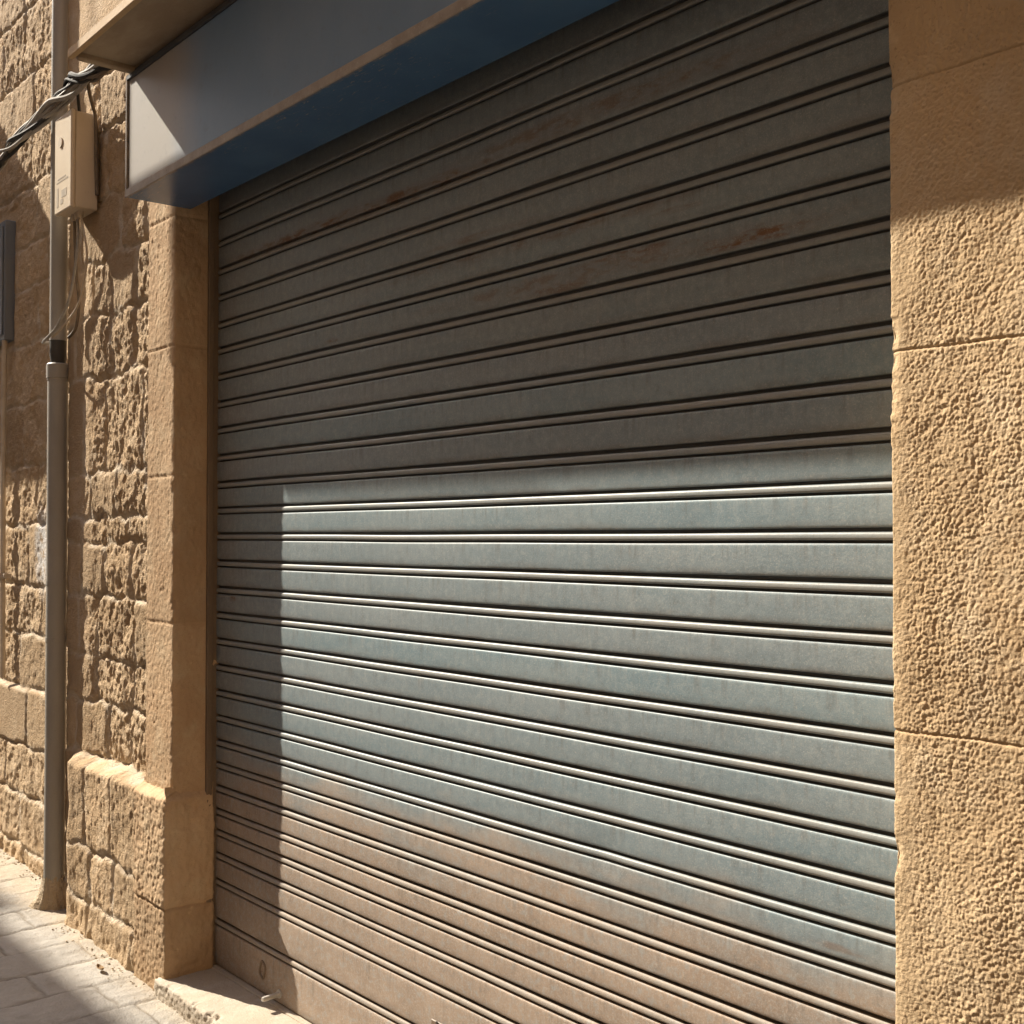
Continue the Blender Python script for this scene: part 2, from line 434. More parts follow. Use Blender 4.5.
def rough_wall():
    t = thing('stone_wall', 'rough honey coloured rubble stone wall to the left of the blue shop box, behind the drainpipe', 'wall', (-1.2, 0, .12))
    xs = seq((-12, -4.4, .35), (-4.4, -2.75, .014), (-2.75, -1.15, .0085), (-1.15, -.20, .0058)); zs = seq((.02, 4.35, .0075), (4.35, 9., .4))
    X, Z = np.meshgrid(xs, zs, indexing='ij')
    cR = np.array([.0, .25, .44, .772, .985, 1.155, 1.395, 1.60, 1.70, 1.87, 2.245, 2.485, 2.70, 2.94, 3.2, 3.42, 3.9, 4.5, 5, 6, 7, 8, 9.2])
    cL = np.array([-.1, .21, .44, .67, .93, 1.175, 1.40, 1.675, 1.95, 2.24, 2.52, 2.78, 2.98, 3.25, 3.5, 3.78, 4.1, 4.5, 5, 6, 7, 8, 9.2])
    dR, tR = stones(X, Z, cR, 14, .14, .46, -1.3, -.2, .020)
    dL, tL = stones(X, Z, cL, 23, .28, .75, -4., -1., .012)
    right = X > -1.13
    d = np.where(right, dR, dL); tone = np.where(right, tR, tL)
    n1 = fbm(X * 5.5, Z * 4.2, 41, 4); n2 = fbm(X * 26, Z * 13, 51, 4, .55); n3 = fbm(X * 70, Z * 52, 61, 3, .6)
    pit = 1 - sst(.08, .34, worley(X * 28, Z * 17, 71))
    ridg = 1 - np.abs(pn(X * 18, Z * 9, 81)) * 2
    plR = right & (Z < .772); plL = (~right) & (Z < .93)
    smoothL = plL & (Z > .67)
    amp = np.where(right, np.where(plR, .55, 1.), np.where(smoothL, .28, np.where(plL, .75, .95)))
    # the stone faces behind the pipe are flatter, as are a few picked stones
    flat = np.where(tone > .72, .55, 1.)
    amp = amp * flat
    sc1 = worley(X * 10 + .25 * n1, Z * 8, 72); sc2 = worley(X * 31, Z * 22, 74)
    h = amp * (.013 * (sc1 - .5) + .0055 * (sc2 - .5) + .0062 * n1 + .0022 * n2 + .0036 * n3 - .0050 * pit * sst(-.3, .4, pn(X * 6, Z * 5, 77)) + .0016 * ridg)
    bul = sst(0, .020, d)
    h += (tone - .5) * np.where(right, np.where(plR, .005, .012), .007)
    h += -np.where(right, .0075, .0065) * (.35 + .65 * sst(-.5, .3, pn(X * 4, Z * 4, 33))) * (1 - bul) * np.where(smoothL, .45, 1.)
    h -= .006 * (1 - sst(.003, .011, d)) * sst(-.6, .1, pn(X * 5, Z * 5, 34))
    nearp = right * sst(-.80, -.93, X + .03 * pn(Z * 5, Z * 0, 44)); h = h * (1 - .62 * nearp)
    base = np.where(right, .104 + .010 * nearp, .034)
    edge = fbm(X * 9, Z * 0 + 2, 91, 2) * .006
    top = 1 - sst(.735, .779, Z + edge)
    base = np.where(right, base + .066 * top * sst(-1.05, -.90, X + .02 * pn(Z * 6, Z * 0, 8)), base + .014 * (1 - sst(.915, .937, Z + edge)))
    # the ashlar rim against the pilaster
    rim = sst(-.262, -.245, X)
    h = h * (1 - .7 * rim)
    # plastered upper part right of the pipe
    pl = np.where(right, sst(3.44, 3.50, Z + .03 * pn(X * 5, Z * 3, 15)), 0)
    h = h * (1 - pl) + pl * (.012 + .0012 * fbm(X * 8, Z * 8, 17, 3))
    # a shallow worn course low on the wall, bulging at the foot
    foot = 1 - sst(.12, .30, Z + .05 * pn(X * 5, Z * 0, 19))
    h += foot * .018 * (fbm(X * 8, Z * 8, 29, 3) * .6 + .4)
    cab = (X < -2.07) & (Z > 2.5) & (Z < 3.2); h = np.where(cab, h * .25 - .008, h)
    y = -(base + h)
    me = grid_mesh('masonry', np.stack([X, y, Z], -1), {'tone': np.clip(tone * (1 - pl), 0, 1), 'mortar': (1 - sst(.006, .020, d)) * (1 - pl)})
    link('masonry', me, M['rough'], t, smooth=True)
    b = MB(); b.box(-12, -.22, .06, .5, .0, 9.); b.build('wall_core', M['facade'], t)
rough_wall()

# ------------------------------------------------------------------ dressed pilaster left of the shutter
def joint(z, zs, w, dep, s=None, seed=3):
    t = 0
    for k, j in enumerate(zs):
        jj = j + (0 if s is None else .0022 * pn(s * 9, s * 0 + k, seed + k))
        t = t + np.exp(-((z - jj) / w) ** 2) * dep
    return t

def pilaster_left():
    t = thing('stone_pilaster', 'narrow dressed sandstone pilaster with a chamfered plinth, between the rubble wall and the shutter', 'pilaster', (-.11, -.1, .12))
    SC = .217
    js = [2.703, 2.265, 1.827, 1.332]
    def tone(s, z):
        k = np.searchsorted(np.array([1.332, 1.827, 2.265, 2.703]), z)
        return .5 * _h(k, k * 0, 8) + .25 + .25 * pn(s * 6, z * 5, 7)
    def h(s, z, nx, ny):
        front = sst(SC + .01, SC - .02, s)
        g = .0011 * fbm(s * 75, z * 64, 101, 3, .65) + .0012 * fbm(s * 13, z * 8, 111, 3) - .0022 * (1 - sst(.05, .20, worley(s * 24, z * 18, 121))) * sst(-.1, .5, pn(s * 8, z * 6, 4)) + .0008 * fbm(s * 120, z * 105, 105, 2)
        rv = .0035 * fbm(s * 10, z * 6, 131, 4, .6) + .0016 * fbm(s * 70, z * 50, 141, 3)
        hh = g * front + rv * (1 - front)
        ch = np.clip(fbm(z * 16, z * 0 + 3, 151, 4, .6) - .05, 0, 1) * .010 + .0015
        hh -= ch * np.exp(-((s - SC) / .010) ** 2)
        hh -= joint(z, js, .0032, .0045, s)
        return hh
    S = seq((0, .25, .0045), (.25, .385, .005), (.385, .8, .1)); Z = seq((.755, 2.95, .005), (2.95, 3.6, .05))
    path = [(-.217, -.157), (0, -.157), (0.0, .02), (-.15, .02), (-.15, .4)]
    strip('shaft', path, .007, S, Z, h, M['dressed'], t, tone)
    def hb(s, z, nx, ny):
        front = sst(SC + .03, SC - .0, s - .034)
        g = .0022 * fbm(s * 62, z * 56, 201, 3, .6) + .002 * fbm(s * 11, z * 8, 211, 3) - .0025 * (1 - sst(.05, .25, worley(s * 28, z * 24, 221)))
        low = (z < .392)
        g = np.where(low, g * .9 - .004, g)
        rv = .0055 * fbm(s * 9, z * 6, 231, 4, .6) + .0020 * fbm(s * 60, z * 45, 241, 3)
        hh = g * front + rv * (1 - front)
        ch = np.clip(fbm(z * 14, z * 0 + 7, 251, 4, .6), 0, 1) * .012 + .002
        hh -= ch * np.exp(-((s - SC - .034) / .011) ** 2)
        jz = .392 + .008 * pn(s * 8, s * 0, 5)
        hh -= .006 * np.exp(-((z - jz) / .004) ** 2)
        dx, dy = hh * nx, hh * ny
        cham = sst(.742, .778, z + .003 * pn(s * 9, s * 0, 6))
        dy = dy + cham * .036 * np.clip(-ny, 0, 1)
        dx = dx - cham * .022 * np.clip(nx, 0, 1)
        return dx, dy
    Sb = seq((0, .27, .0045), (.27, .43, .005), (.43, .85, .1)); Zb = seq((.03, .79, .0045))
    def toneb(s, z): return np.where(z < .392, .95, .25) + .2 * pn(s * 8, z * 8, 9)
    strip('plinth', [(-.236, -.191), (.017, -.191), (.017, -.012), (-.15, -.012), (-.15, .4)], .008, Sb, Zb, hb, M['dressed'], t, toneb)
pilaster_left()

# ------------------------------------------------------------------ bush-hammered pier at the right
def pier_right():
    t = thing('stone_pier', 'broad bush hammered sandstone pier filling the right edge, beside the open side of the shutter', 'pier', (3.2, -.1, .12))
    js = [2.349, 1.918, 1.312]
    X0 = 2.706; SC = .357
    def tone(s, z):
        k = np.searchsorted(np.array(js[::-1]), z)
        return .4 * _h(k, k * 0, 28) + .15 + .3 * fbm(s * 4, z * 4, 7, 3)
    def h(s, z, nx, ny):
        d = s - SC
        marg = .5 + .5 * sst(.012, .055, d + .012 * fbm(z * 9, s * 4, 12, 2))
        n = fbm(s * 82, z * 74, 301, 3, .55)
        w = worley(s * 150 + .4 * pn(s * 60, z * 60, 8), z * 140, 311)
        pits = 1 - sst(.05, .28, worley(s * 26, z * 22, 321))
        soft = .70 + .30 * sst(-.5, .35, fbm(s * 6, z * 4.5, 331, 4, .6))
        hh = marg * soft * (.0005 * pn(s * 120, z * 108, 301) + .0008 * pn(s * 270, z * 250, 302) + .0005 * pn(s * 40, z * 34, 303) - .0023 * (w - .45) - .0016 * pits * sst(.1, .7, pn(s * 7, z * 7, 5))) + .0022 * fbm(s * 7, z * 5, 341, 3)
        ch = np.clip(fbm(z * 5, z * 0 + 9, 351, 5, .6) - .28, 0, 1) * .013 * (1 + .8 * sst(1.25, .9, z)) + .0012 + .0006 * pn(z * 40, z * 0, 6)
        hh -= ch * np.exp(-(d / .011) ** 2)
        hh -= joint(z, js, .0019, .0032, s, 33)
        return hh
    S = seq((0, .30, .1), (.30, .68, .0015), (.68, 1.38, .03)); Z = seq((.03, .84, .03), (.84, 2.43, .0016), (2.48, 3.6, .05))
    strip('shaft', [(X0, .217), (X0, -.140), (3.75, -.140)], .006, S, Z, h, M['hammered'], t, tone)
    b = MB(); b.box(X0 + .05, 3.745, .0, .4, .03, 3.6); b.build('pier_core', M['facade'], t)
pier_right()

# ------------------------------------------------------------------ roller shutter
def shutter():
    t = thing('roller_shutter', 'closed grey ribbed metal roller shutter, dusty brown low down and rusty in its upper slats', 'roller shutter', (1.36, 0, .165))
    X1 = 2.74
    beads = [.200, .318, .452, .541, .619, .690, .768, .846, .922, 1.005, 1.091, 1.177, 1.265, 1.354, 1.440, 1.5295, 1.6205, 1.7085, 1.797, 1.8895,
             1.984, 2.073, 2.168, 2.257, 2.345, 2.440, 2.530, 2.626, 2.722, 2.815, 2.91]
    beads = beads[1:]
    xs = np.linspace(.004, X1, 72)
    rows = []; tone = []; groove = []; fzl = []
    rs = random.Random(3)
    def add(z, y, tn, gr, fz=.5): rows.append((z, y)); tone.append(tn); groove.append(gr); fzl.append(fz)
    zb = .172
    for i, b in enumerate(beads + [3.0]):
        tn = rs.random()
        top = b - .0135
        dep = rs.uniform(-.0007, .0007)
        hgt = top - zb
        # slat face from the lower edge up: rolled lower edge, nearly flat face with a slight belly, rolled upper edge
        add(zb - .0005, .009, tn, 1); add(zb + .0002, .003, tn, .7)
        for f, y in ((.015, .0002), (.05, -.0007), (.12, -.0011), (.3, -.0015), (.55, -.0017), (.78, -.0016), (.9, -.0014), (.97, -.0011), (.99, -.0002)):
            add(zb + f * hgt, y + dep, tn, 0, f)
        add(top, .0032, tn, .25); add(top + .0006, .009, tn, 1)
        if b < 2.99:
            # interlock bead
            add(b - .0085, .009, tn, 1); add(b - .0080, .003, tn, .5)
            for dz, y in ((-.0076, .0012), (-.0062, -.0012), (-.003, -.0019), (.001, -.0018), (.0036, -.0012), (.0052, -.0002), (.0062, .0018)):
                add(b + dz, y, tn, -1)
            add(b + .0068, .004, tn, .5); add(b + .0074, .010, tn, 1)
        zb = b + .0146
    rows = np.array(rows); tone = np.array(tone); groove = np.array(groove)
    Zr = np.repeat(rows[:, 0][:, None], len(xs), 1); Yr = np.repeat(rows[:, 1][:, None], len(xs), 1)
    Xr = np.repeat(xs[None], len(rows), 0)
    sid = np.cumsum(np.r_[0, np.diff(tone) != 0])[:, None] * 1.0
    Yr = Yr + .0022 * fbm(Xr * .9, Zr * .9, 401, 2) + .0014 * pn(Xr * 1.7, sid * 3.7 + Xr * 0, 411)
    Zr = Zr + .0022 * pn(Xr * .55, Zr * .8, 421) + .0013 * pn(Xr * 1.6, np.floor(sid) * 1.9 + Xr * 0, 431)
    # little dents
    for (cx, cz, rr, dd) in ((.118, 1.408, .018, .004), (1.9, .93, .05, .003), (2.3, 1.23, .04, .002), (.75, 2.21, .02, .003), (1.0, 1.45, .03, .002), (2.2, 1.66, .05, .0025)):
        Yr += dd * np.exp(-(((Xr - cx) ** 2 + (Zr - cz) ** 2) / rr ** 2))
    P = np.stack([Xr, Yr, Zr], -1)
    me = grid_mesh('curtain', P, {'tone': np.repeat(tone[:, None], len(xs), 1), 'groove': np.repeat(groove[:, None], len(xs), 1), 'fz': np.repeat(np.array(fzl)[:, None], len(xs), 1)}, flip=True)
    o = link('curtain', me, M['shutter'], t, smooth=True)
    # back sheet closing the room behind
    b = MB(); b.box(-.1, 2.8, .03, .06, .1, 3.1); b.build('back_sheet', M['trim_dark'], t)
    # guide rails: a U of two flanges with a slot between
    for x in (0, 2.708):
        b = MB(); s = 1 if x == 0 else -1
        xa, xb = (x, x + .014 * s)
        b.box(min(xa, xb), max(xa, xb), -.040, -.020, .166, 2.95, .002)
        b.box(min(xa, xa + .004 * s), max(xa, xa + .004 * s), -.0195, .02, .166, 2.95)
        b.build('guide_rail', M['rail'], t)
    # sliding bolt low on the curtain: oval escutcheon and a pin sticking out
    b = MB()
    ring = [(.345 + .017 * math.cos(a) + .003 * math.sin(3 * a), -.003, .247 + .026 * math.sin(a)) for a in np.linspace(0, 2 * math.pi, 25)]
    b.tube(ring, .004, 8, False)
    esc = b.build('bolt_escutcheon', M['rail'], t, True)
    b = MB(); b.tube([(.455, .004, .203), (.457, -.02, .2025), (.460, -.060, .2015), (.461, -.066, .2015)], [.0075, .0078, .0078, .006], 12)
    b.tube([(.454, .002, .203), (.4545, -.006, .203)], .014, 14)
    b.build('bolt_pin', M['steel'], t, True)
    # lock plate in the middle
    b = MB(); b.box(1.262, 1.352, -.0075, -.0035, .30, .375, .002)
    lp = b.build('lock_plate', M['rail'], t)
    b = MB(); b.box(1.285, 1.293, -.010, -.0078, .325, .378, .001)
    b.tube([(1.289, -.0078, .335), (1.289, -.0125, .335)], .010, 12)
    b.build('keyhole', M['iron'], lp)
shutter()

# ------------------------------------------------------------------ doorstep
def doorstep():
    t = thing('doorstep', 'pale worn stone doorstep under the roller shutter', 'doorstep', (1.36, -.1, .08))
    S = seq((0, .6, .006), (.6, 2.9, .05))
    # cross-section from the threshold out over the nosing and down the front
    prof = [(.0, .165)] + [(-.02 - i * .006, .165) for i in range(0, 29)]
    yy = prof[-1][0]
    for a in range(0, 91, 15): prof.append((yy - .014 * math.sin(R(a)), .151 + .014 * math.cos(R(a))))
    yf = prof[-1][0]
    for k in range(1, 24): prof.append((yf, .151 - k * .006))
    prof = np.array(prof)
    xs = np.r_[-.034, -.034 + S]
    A = np.cumsum(np.r_[0, np.hypot(*np.diff(prof, axis=0).T)])
    XX, AA = np.meshgrid(xs, A, indexing='ij')
    py = np.repeat(prof[None, :, 0], len(xs), 0); pz = np.repeat(prof[None, :, 1], len(xs), 0)
    fr = sst(.185, .215, AA)
    n = .0022 * fbm(XX * 9, AA * 9, 501, 3) + fr * (.003 * fbm(XX * 70, AA * 70, 511, 4, .6) - .0022 * (1 - sst(.1, .4, worley(XX * 34, AA * 30, 521))))
    chip = np.clip(fbm(XX * 9, XX * 0 + 1, 531, 4, .6) - .1, 0, 1) * .02 * np.exp(-((AA - .195) / .018) ** 2)
    py = py + np.where(AA > .17, -n + chip, 0) - np.clip(XX, 0, 1.2) * .012 * sst(.05, .18, AA)
    pz = pz + np.where(AA < .2, n * .8 - chip, 0)
    me = grid_mesh('tread', np.stack([XX, py, pz], -1), {'tone': XX * 0 + .3}, flip=True)
    # close the left end
    link('tread', me, M['step'], t, smooth=True)
    b = MB(); b.box(-.033, 2.85, -.17, .05, .02, .15); b.build('step_core', M['step'], t)
    b = MB(); b.box(.002, 2.715, -.020, .03, .150, .1695, .002); b.build('threshold_strip', M['step'], t)
doorstep()

# ------------------------------------------------------------------ blue shutter box over the opening
def housing():
    t = thing('shutter_box', 'long faded blue sheet metal box above the roller shutter, glossy scratched underside', 'shutter box', (1.36, -.2, 2.73))
    x0, x1, yf, z0, z1 = 0., 2.715, -.33, 2.728, 3.128
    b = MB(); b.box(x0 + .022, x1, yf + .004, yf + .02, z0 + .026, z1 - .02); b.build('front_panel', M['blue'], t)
    b = MB(); b.box(x0 + .003, x1, yf + .003, -.105, z0 + .001, z0 + .012, .001); b.build('bottom_panel', M['blue_under'], t)
    b = MB(); b.box(x0, x1, yf - .002, yf + .0028, z0 - .001, z0 + .025, .0015); b.build('lower_trim', M['trim'], t)
    b = MB(); b.box(x0, x0 + .012, yf - .001, -.16, z0 + .0255, z1 - .002, .0015); b.build('end_panel', M['trim'], t)
    b = MB(); b.box(x0 + .0125, x0 + .0215, yf + .010, yf + .016, z0 + .0255, z1 - .02); b.build('corner_groove', M['trim_dark'], t)
    b = MB(); b.box(x0 + .0125, x1, yf - .004, yf + .022, z1 - .0195, z1 - .004, .002)
    b.box(x0 + .0125, x1, yf + .006, yf + .02, z1 - .0035, z1 + .008); b.build('upper_trim', M['trim_dark'], t)
    b = MB(); b.box(x0 + .013, x1, -.104, -.09, z0 + .02, 3.3); b.build('back_panel', M['trim_dark'], t)
    b = MB(); b.box(x0 + .02, x1 - .01, -.088, .028, 3.02, 3.05); b.build('inner_lid', M['trim_dark'], t)
housing()

# ------------------------------------------------------------------ canopy above the box
def canopy():
    t = thing('canopy', 'thin tan canopy ledge with a brown underside above the blue box', 'canopy', (1.6, -.3, 3.15))
    x0, x1, y0, y1, z0 = .03, 4.3, -.524, -.112, 3.138
    b = MB(); b.box(x0 + .03, x1, y0 + .02, y1, z0 + .006, z0 + .022); b.build('deck', M['canopy'], t)
    b = MB(); b.box(x0 - .02, x1, y0, y0 + .0195, z0 - .004, z0 + .026, .003); b.build('front_edge', M['canopy_edge'], t)
    b = MB(); b.box(x0, x0 + .0295, y0 + .02, y1, z0 - .012, z0 + .020, .004); b.build('end_lip', M['canopy'], t)
canopy()

# ------------------------------------------------------------------ facade above
def facade():
    t = thing('shop_facade', 'smooth ochre plastered upper facade above the canopy and the cables', 'facade', (1.5, 0, 3.5))
    b = MB(); b.box(-.985, 12, -.1115, .4, 3.605, 9.); b.build('upper_wall', M['plaster'], t)
    b = MB(); b.box(-.20, 12, -.086, .38, 3.06, 3.6); b.build('lintel', M['plaster'], t)
    b = MB(); b.box(3.755, 12, -.10, .4, .0, 3.055); b.build('side_wall', M['facade'], t)
    b = MB(); b.box(-12, 12, .51, 6, 8.2, 8.4); b.build('roof_slab', M['facade'], t)
facade()

# ------------------------------------------------------------------ drainpipe
PX, PY = -1.160, -.145
def drainpipe():
    t = thing('drainpipe', 'grey painted drainpipe running down the rough wall to a mortar collar on the pavement', 'drainpipe', (PX, PY, .12))
    def ring(zs, rs): return [(PX + .003 * math.sin(z * 1.3), PY, z) for z in zs], rs
    b = MB(); p, r = ring([.10, .6, 1.1, 1.6, 2.0, 2.30], [.0405] * 6); b.tube(p, r, 28); b.build('lower_pipe', M['pipe'], t, True)
    b = MB(); p, r = ring([2.425, 2.9, 3.3, 3.8, 4.6, 7.5], [.034] * 6); b.tube(p, r, 28); b.build('upper_pipe', M['pipe'], t, True)
    b = MB(); p, r = ring([2.30, 2.34, 2.36, 2.43], [.030, .030, .033, .033]); b.tube(p, r, 24); b.build('neck', M['pipe_dark'], t, True)
    b = MB(); p, r = ring([2.268, 2.271, 2.326, 2.331], [.0408, .0455, .0455, .040]); b.tube(p, r, 28)
    p, r = ring([2.262, 2.269], [.043, .043]); b.tube(p, r, 28)
    b.build('collar', M['pipe'], t, True)
    for z in (1.435, 1.205):
        b = MB(); p, r = ring([z - .009, z + .009], [.0422, .0422]); b.tube(p, r, 28)
        b.box(PX - .05, PX - .035, PY - .004, -.03, z - .009, z + .009)
        b.build('pipe_clip', M['pipe'], t, True)
    # crumbled mortar at the foot
    n, m = 40, 18
    P = np.zeros((n + 1, m, 3))
    for i in range(n + 1):
        a = 2 * math.pi * i / n
        for j in range(m):
            f = j / (m - 1)
            rr = .042 + .062 * (1 - f) ** 1.4 * (1 + .45 * math.cos(a - 2.9))
            P[i, j] = (PX + rr * math.cos(a), PY + rr * math.sin(a), .095 + .15 * f ** 1.1)
    A = np.arctan2(P[..., 1] - PY, P[..., 0] - PX); ca, sa = np.cos(A), np.sin(A)
    k = (.014 * fbm(ca * 2.2 + 5, sa * 2.2 + P[..., 2] * 14, 601, 4, .6)) * np.linspace(1, .25, m)[None]
    P[..., 0] += k * ca; P[..., 1] += k * sa; P[..., 2] += .012 * fbm(ca * 3, sa * 3, 611, 3)
    P[-1] = P[0]
    link('mortar_foot', grid_mesh('mortar_foot', P, flip=False), M['mortar'], t, smooth=True)
drainpipe()

# ------------------------------------------------------------------ cream junction box
def junction_box():
    t = thing('junction_box', 'tall cream electrical box with a faded sticker mounted on the wall beside the drainpipe', 'electrical box', (-.895, -.17, 2.89))
    b = MB(); b.box(-.985, -.806, -.206, -.118, 2.893, 3.268, .006, 2); b.build('body', M['cream'], t)
    b = MB(); b.box(-.989, -.802, -.224, -.2065, 2.889, 3.272, .007, 2); cov = b.build('cover', M['cream'], t)
    b = MB(); b.tube([(-.915, -.2235, 3.165), (-.915, -.2285, 3.165)], .020, 18); b.build('cover_lock', M['conduit'], cov, True)
    b = MB()
    b.box(-.957, -.940, -.2248, -.2240, 2.915, 2.990); b.box(-.905, -.850, -.2248, -.2240, 2.945, 2.975)
    b.box(-.915, -.888, -.2248, -.2240, 2.922, 2.940); b.box(-.960, -.835, -.2248, -.2240, 3.010, 3.016); b.box(-.95, -.86, -.2248, -.2240, 3.022, 3.027)
    b.build('sticker', M['label'], cov)
    for x in (-.93, -.895, -.86):
        b = MB(); b.tube([(x, -.165, 2.895), (x, -.165, 2.868)], [.013, .011], 12); b.build('cable_gland', M['conduit'], t, True)
junction_box()

# ------------------------------------------------------------------ cables
def spline(pts, n):
    pts = [Vector(p) for p in pts]; out = []
    for i in range(len(pts) - 1):
        p0 = pts[max(i - 1, 0)]; p1 = pts[i]; p2 = pts[i + 1]; p3 = pts[min(i + 2, len(pts) - 1)]
        for k in range(n):
            f = k / n
            out.append(.5 * ((2 * p1) + (p2 - p0) * f + (2 * p0 - 5 * p1 + 4 * p2 - p3) * f * f + (3 * p1 - p0 - 3 * p2 + p3) * f ** 3))
    out.append(pts[-1]); return out

def bundle():
    t = thing('cable_bundle', 'thick twisted bundle of black and grey cables slung across the wall and the drainpipe', 'cables', (-1.06, -.23, 3.37))
    core = spline([(-4.2, -.15, 3.02), (-3.0, -.2, 3.14), (-2.3, -.215, 3.225), (-1.72, -.22, 3.275), (-1.43, -.225, 3.31), (-1.06, -.23, 3.335), (-.80, -.23, 3.345),
                   (-.57, -.225, 3.35), (-.34, -.218, 3.345), (-.18, -.20, 3.315), (.02, -.16, 3.31)], 16)
    rs = random.Random(5)
    mats = ['black_cable', 'grey_cable', 'brown_cable', 'grey_cable', 'brown_cable', 'black_cable', 'grey_cable', 'grey_cable', 'black_cable', 'brown_cable', 'grey_cable', 'black_cable', 'grey_cable', 'brown_cable', 'grey_cable']
    for k, mk in enumerate(mats):
        ph = 2 * math.pi * k / len(mats) * 2.3; rr = rs.uniform(.010, .040); tw = rs.choice((.8, 1.2, 1.7, 2.2, -.9)) * rs.uniform(.8, 1.25); rad = rs.uniform(.0055, .0105)
        s1, s2 = rs.uniform(0, 9), rs.uniform(0, 9)
        pts = []
        for i, p in enumerate(core):
            u = i * .075
            q = rr * (1 + .45 * math.sin(u * 1.9 + s1)) * (.75 + .25 * math.sin(u * .8 + s2))
            a = ph + u * tw
            pts.append(p + Vector((0, math.cos(a) * q * .75, math.sin(a) * q + .008 * math.sin(u * 2.7 + s2))))
        b = MB(); b.tube(pts, rad, 8); b.build('strand', M[mk], t, True)
bundle()

def drops():
    sets = [('brown cable hanging straight from the foot of the cream box', 'brown_cable', .0065, [(-.93, -.165, 2.878), (-.932, -.16, 2.78), (-.945, -.15, 2.66), (-.955, -.135, 2.56), (-.985, -.135, 2.46), (-1.03, -.15, 2.42)]),
            ('grey cable bowing from the cream box round the front of the drainpipe', 'grey_cable', .006, [(-.895, -.165, 2.878), (-.875, -.17, 2.78), (-.895, -.175, 2.66), (-.945, -.18, 2.55), (-1.02, -.195, 2.465), (-1.09, -.205, 2.43), (-1.16, -.205, 2.415), (-1.215, -.18, 2.42), (-1.235, -.13, 2.43)]),
            ('pale cable looping close to the wall below the cream box', 'conduit', .0045, [(-.86, -.165, 2.878), (-.835, -.16, 2.80), (-.83, -.15, 2.72), (-.86, -.148, 2.63), (-.915, -.155, 2.53), (-1.0, -.185, 2.455), (-1.08, -.195, 2.425)]),
            ('black cable dropping from the bundle to the top of the cream box', 'black_cable', .006, [(-.80, -.20, 3.375), (-.83, -.19, 3.34), (-.86, -.175, 3.30), (-.87, -.165, 3.26)]),
            ('brown cable dropping from the bundle just right of the cream box', 'brown_cable', .007, [(-.70, -.20, 3.365), (-.735, -.18, 3.32), (-.775, -.15, 3.28), (-.79, -.135, 3.24), (-.795, -.13, 3.1), (-.797, -.125, 2.95)])]
    for lab, mk, rad, pts in sets:
        b = MB(); b.tube(spline(pts, 8), rad, 8)
        o = b.build('cable', M[mk], None, True)
        tag(o, lab, 'cable', 'loose cables at the cream box')
drops()

# ------------------------------------------------------------------ things on the far left of the wall
def conduit():
    t = thing('conduit', 'thin pale conduit with a clip on the lit wall at the left edge', 'conduit', (-2.13, -.065, .98))
    b = MB(); b.tube([(-2.125, -.062, .955), (-2.13, -.064, 1.3), (-2.136, -.064, 1.7), (-2.142, -.064, 2.4), (-2.143, -.062, 2.56)], .012, 14); b.build('tube', M['conduit'], t, True)
    b = MB(); b.tube([(-2.132, -.064, 1.42), (-2.133, -.064, 1.452)], .0175, 14); b.box(-2.12, -2.095, -.07, -.035, 1.425, 1.447, .002); b.build('clip', M['conduit'], t, True)
conduit()

def cabinet():
    t = thing('wall_cabinet', 'blue grey metal wall cabinet cut off by the left edge, in shade', 'cabinet', (-2.3, -.06, 2.55))
    b = MB(); b.box(-2.62, -2.115, -.072, -.01, 2.56, 3.135, .004); b.build('body', M['cabinet'], t)
    b = MB(); b.box(-2.595, -2.135, -.080, -.0725, 2.585, 3.11, .003); d = b.build('door', M['cabinet'], t)
    b = MB(); b.box(-2.20, -2.18, -.088, -.0805, 2.80, 2.88, .003); b.build('handle', M['iron'], d)
cabinet()

def dry_leaf():
    xs = np.linspace(-1, 1, 13); ys = np.linspace(-1, 1, 7)
    U, V = np.meshgrid(xs, ys, indexing='ij')
    w = .010 * (1 - U ** 2) ** .7
    X = -.345 + .026 * U; Y = -.262 + w * V
    Z = ground_z(X) + .008 + .006 * np.abs(V) ** 1.5 + .005 * U ** 2
    o = link('dry_leaf', grid_mesh('dry_leaf', np.stack([X, Y, Z], -1)), M['leaf'], None, True)
    so = o.modifiers.new('thick', 'SOLIDIFY'); so.thickness = .0012
    tag(o, 'small curled brown leaf lying on the sunlit paving near the doorstep', 'leaf')
dry_leaf()

def grit():
    # crumbs of sandstone along the foot of the wall: nobody could count them
    rs = random.Random(12); bm = bmesh.new()
    for k in range(300):
        x = rs.uniform(-2.4, -.02); 
        foot = -.05 if x < -1.15 else (-.185 if x > -.9 else -.12)
        y = foot - abs(rs.gauss(0, .035)) - .002
        s = rs.choice((.0012, .0015, .002, .002, .003, .004)) * rs.uniform(.7, 1.4)
        if rs.random() < .02: s *= 1.8
        r = bmesh.ops.create_icosphere(bm, subdivisions=1, radius=s)
        mx = Matrix.Translation((x, y, float(ground_z(x)) + s * .35)) @ Matrix.Rotation(rs.uniform(0, 6), 4, 'Z')
        for v in r['verts']:
            v.co = Vector((v.co.x * 1.3, v.co.y * rs.uniform(.7, 1.1), v.co.z * rs.uniform(.5, .9)))
            v.co = mx @ v.co
    me = bpy.data.meshes.new('stone_crumbs'); bm.to_mesh(me); bm.free()
    o = link('stone_crumbs', me, M['mortar'])
    tag(o, 'sandstone crumbs and grit scattered along the foot of the wall', 'grit', None, 'stuff')
grit()

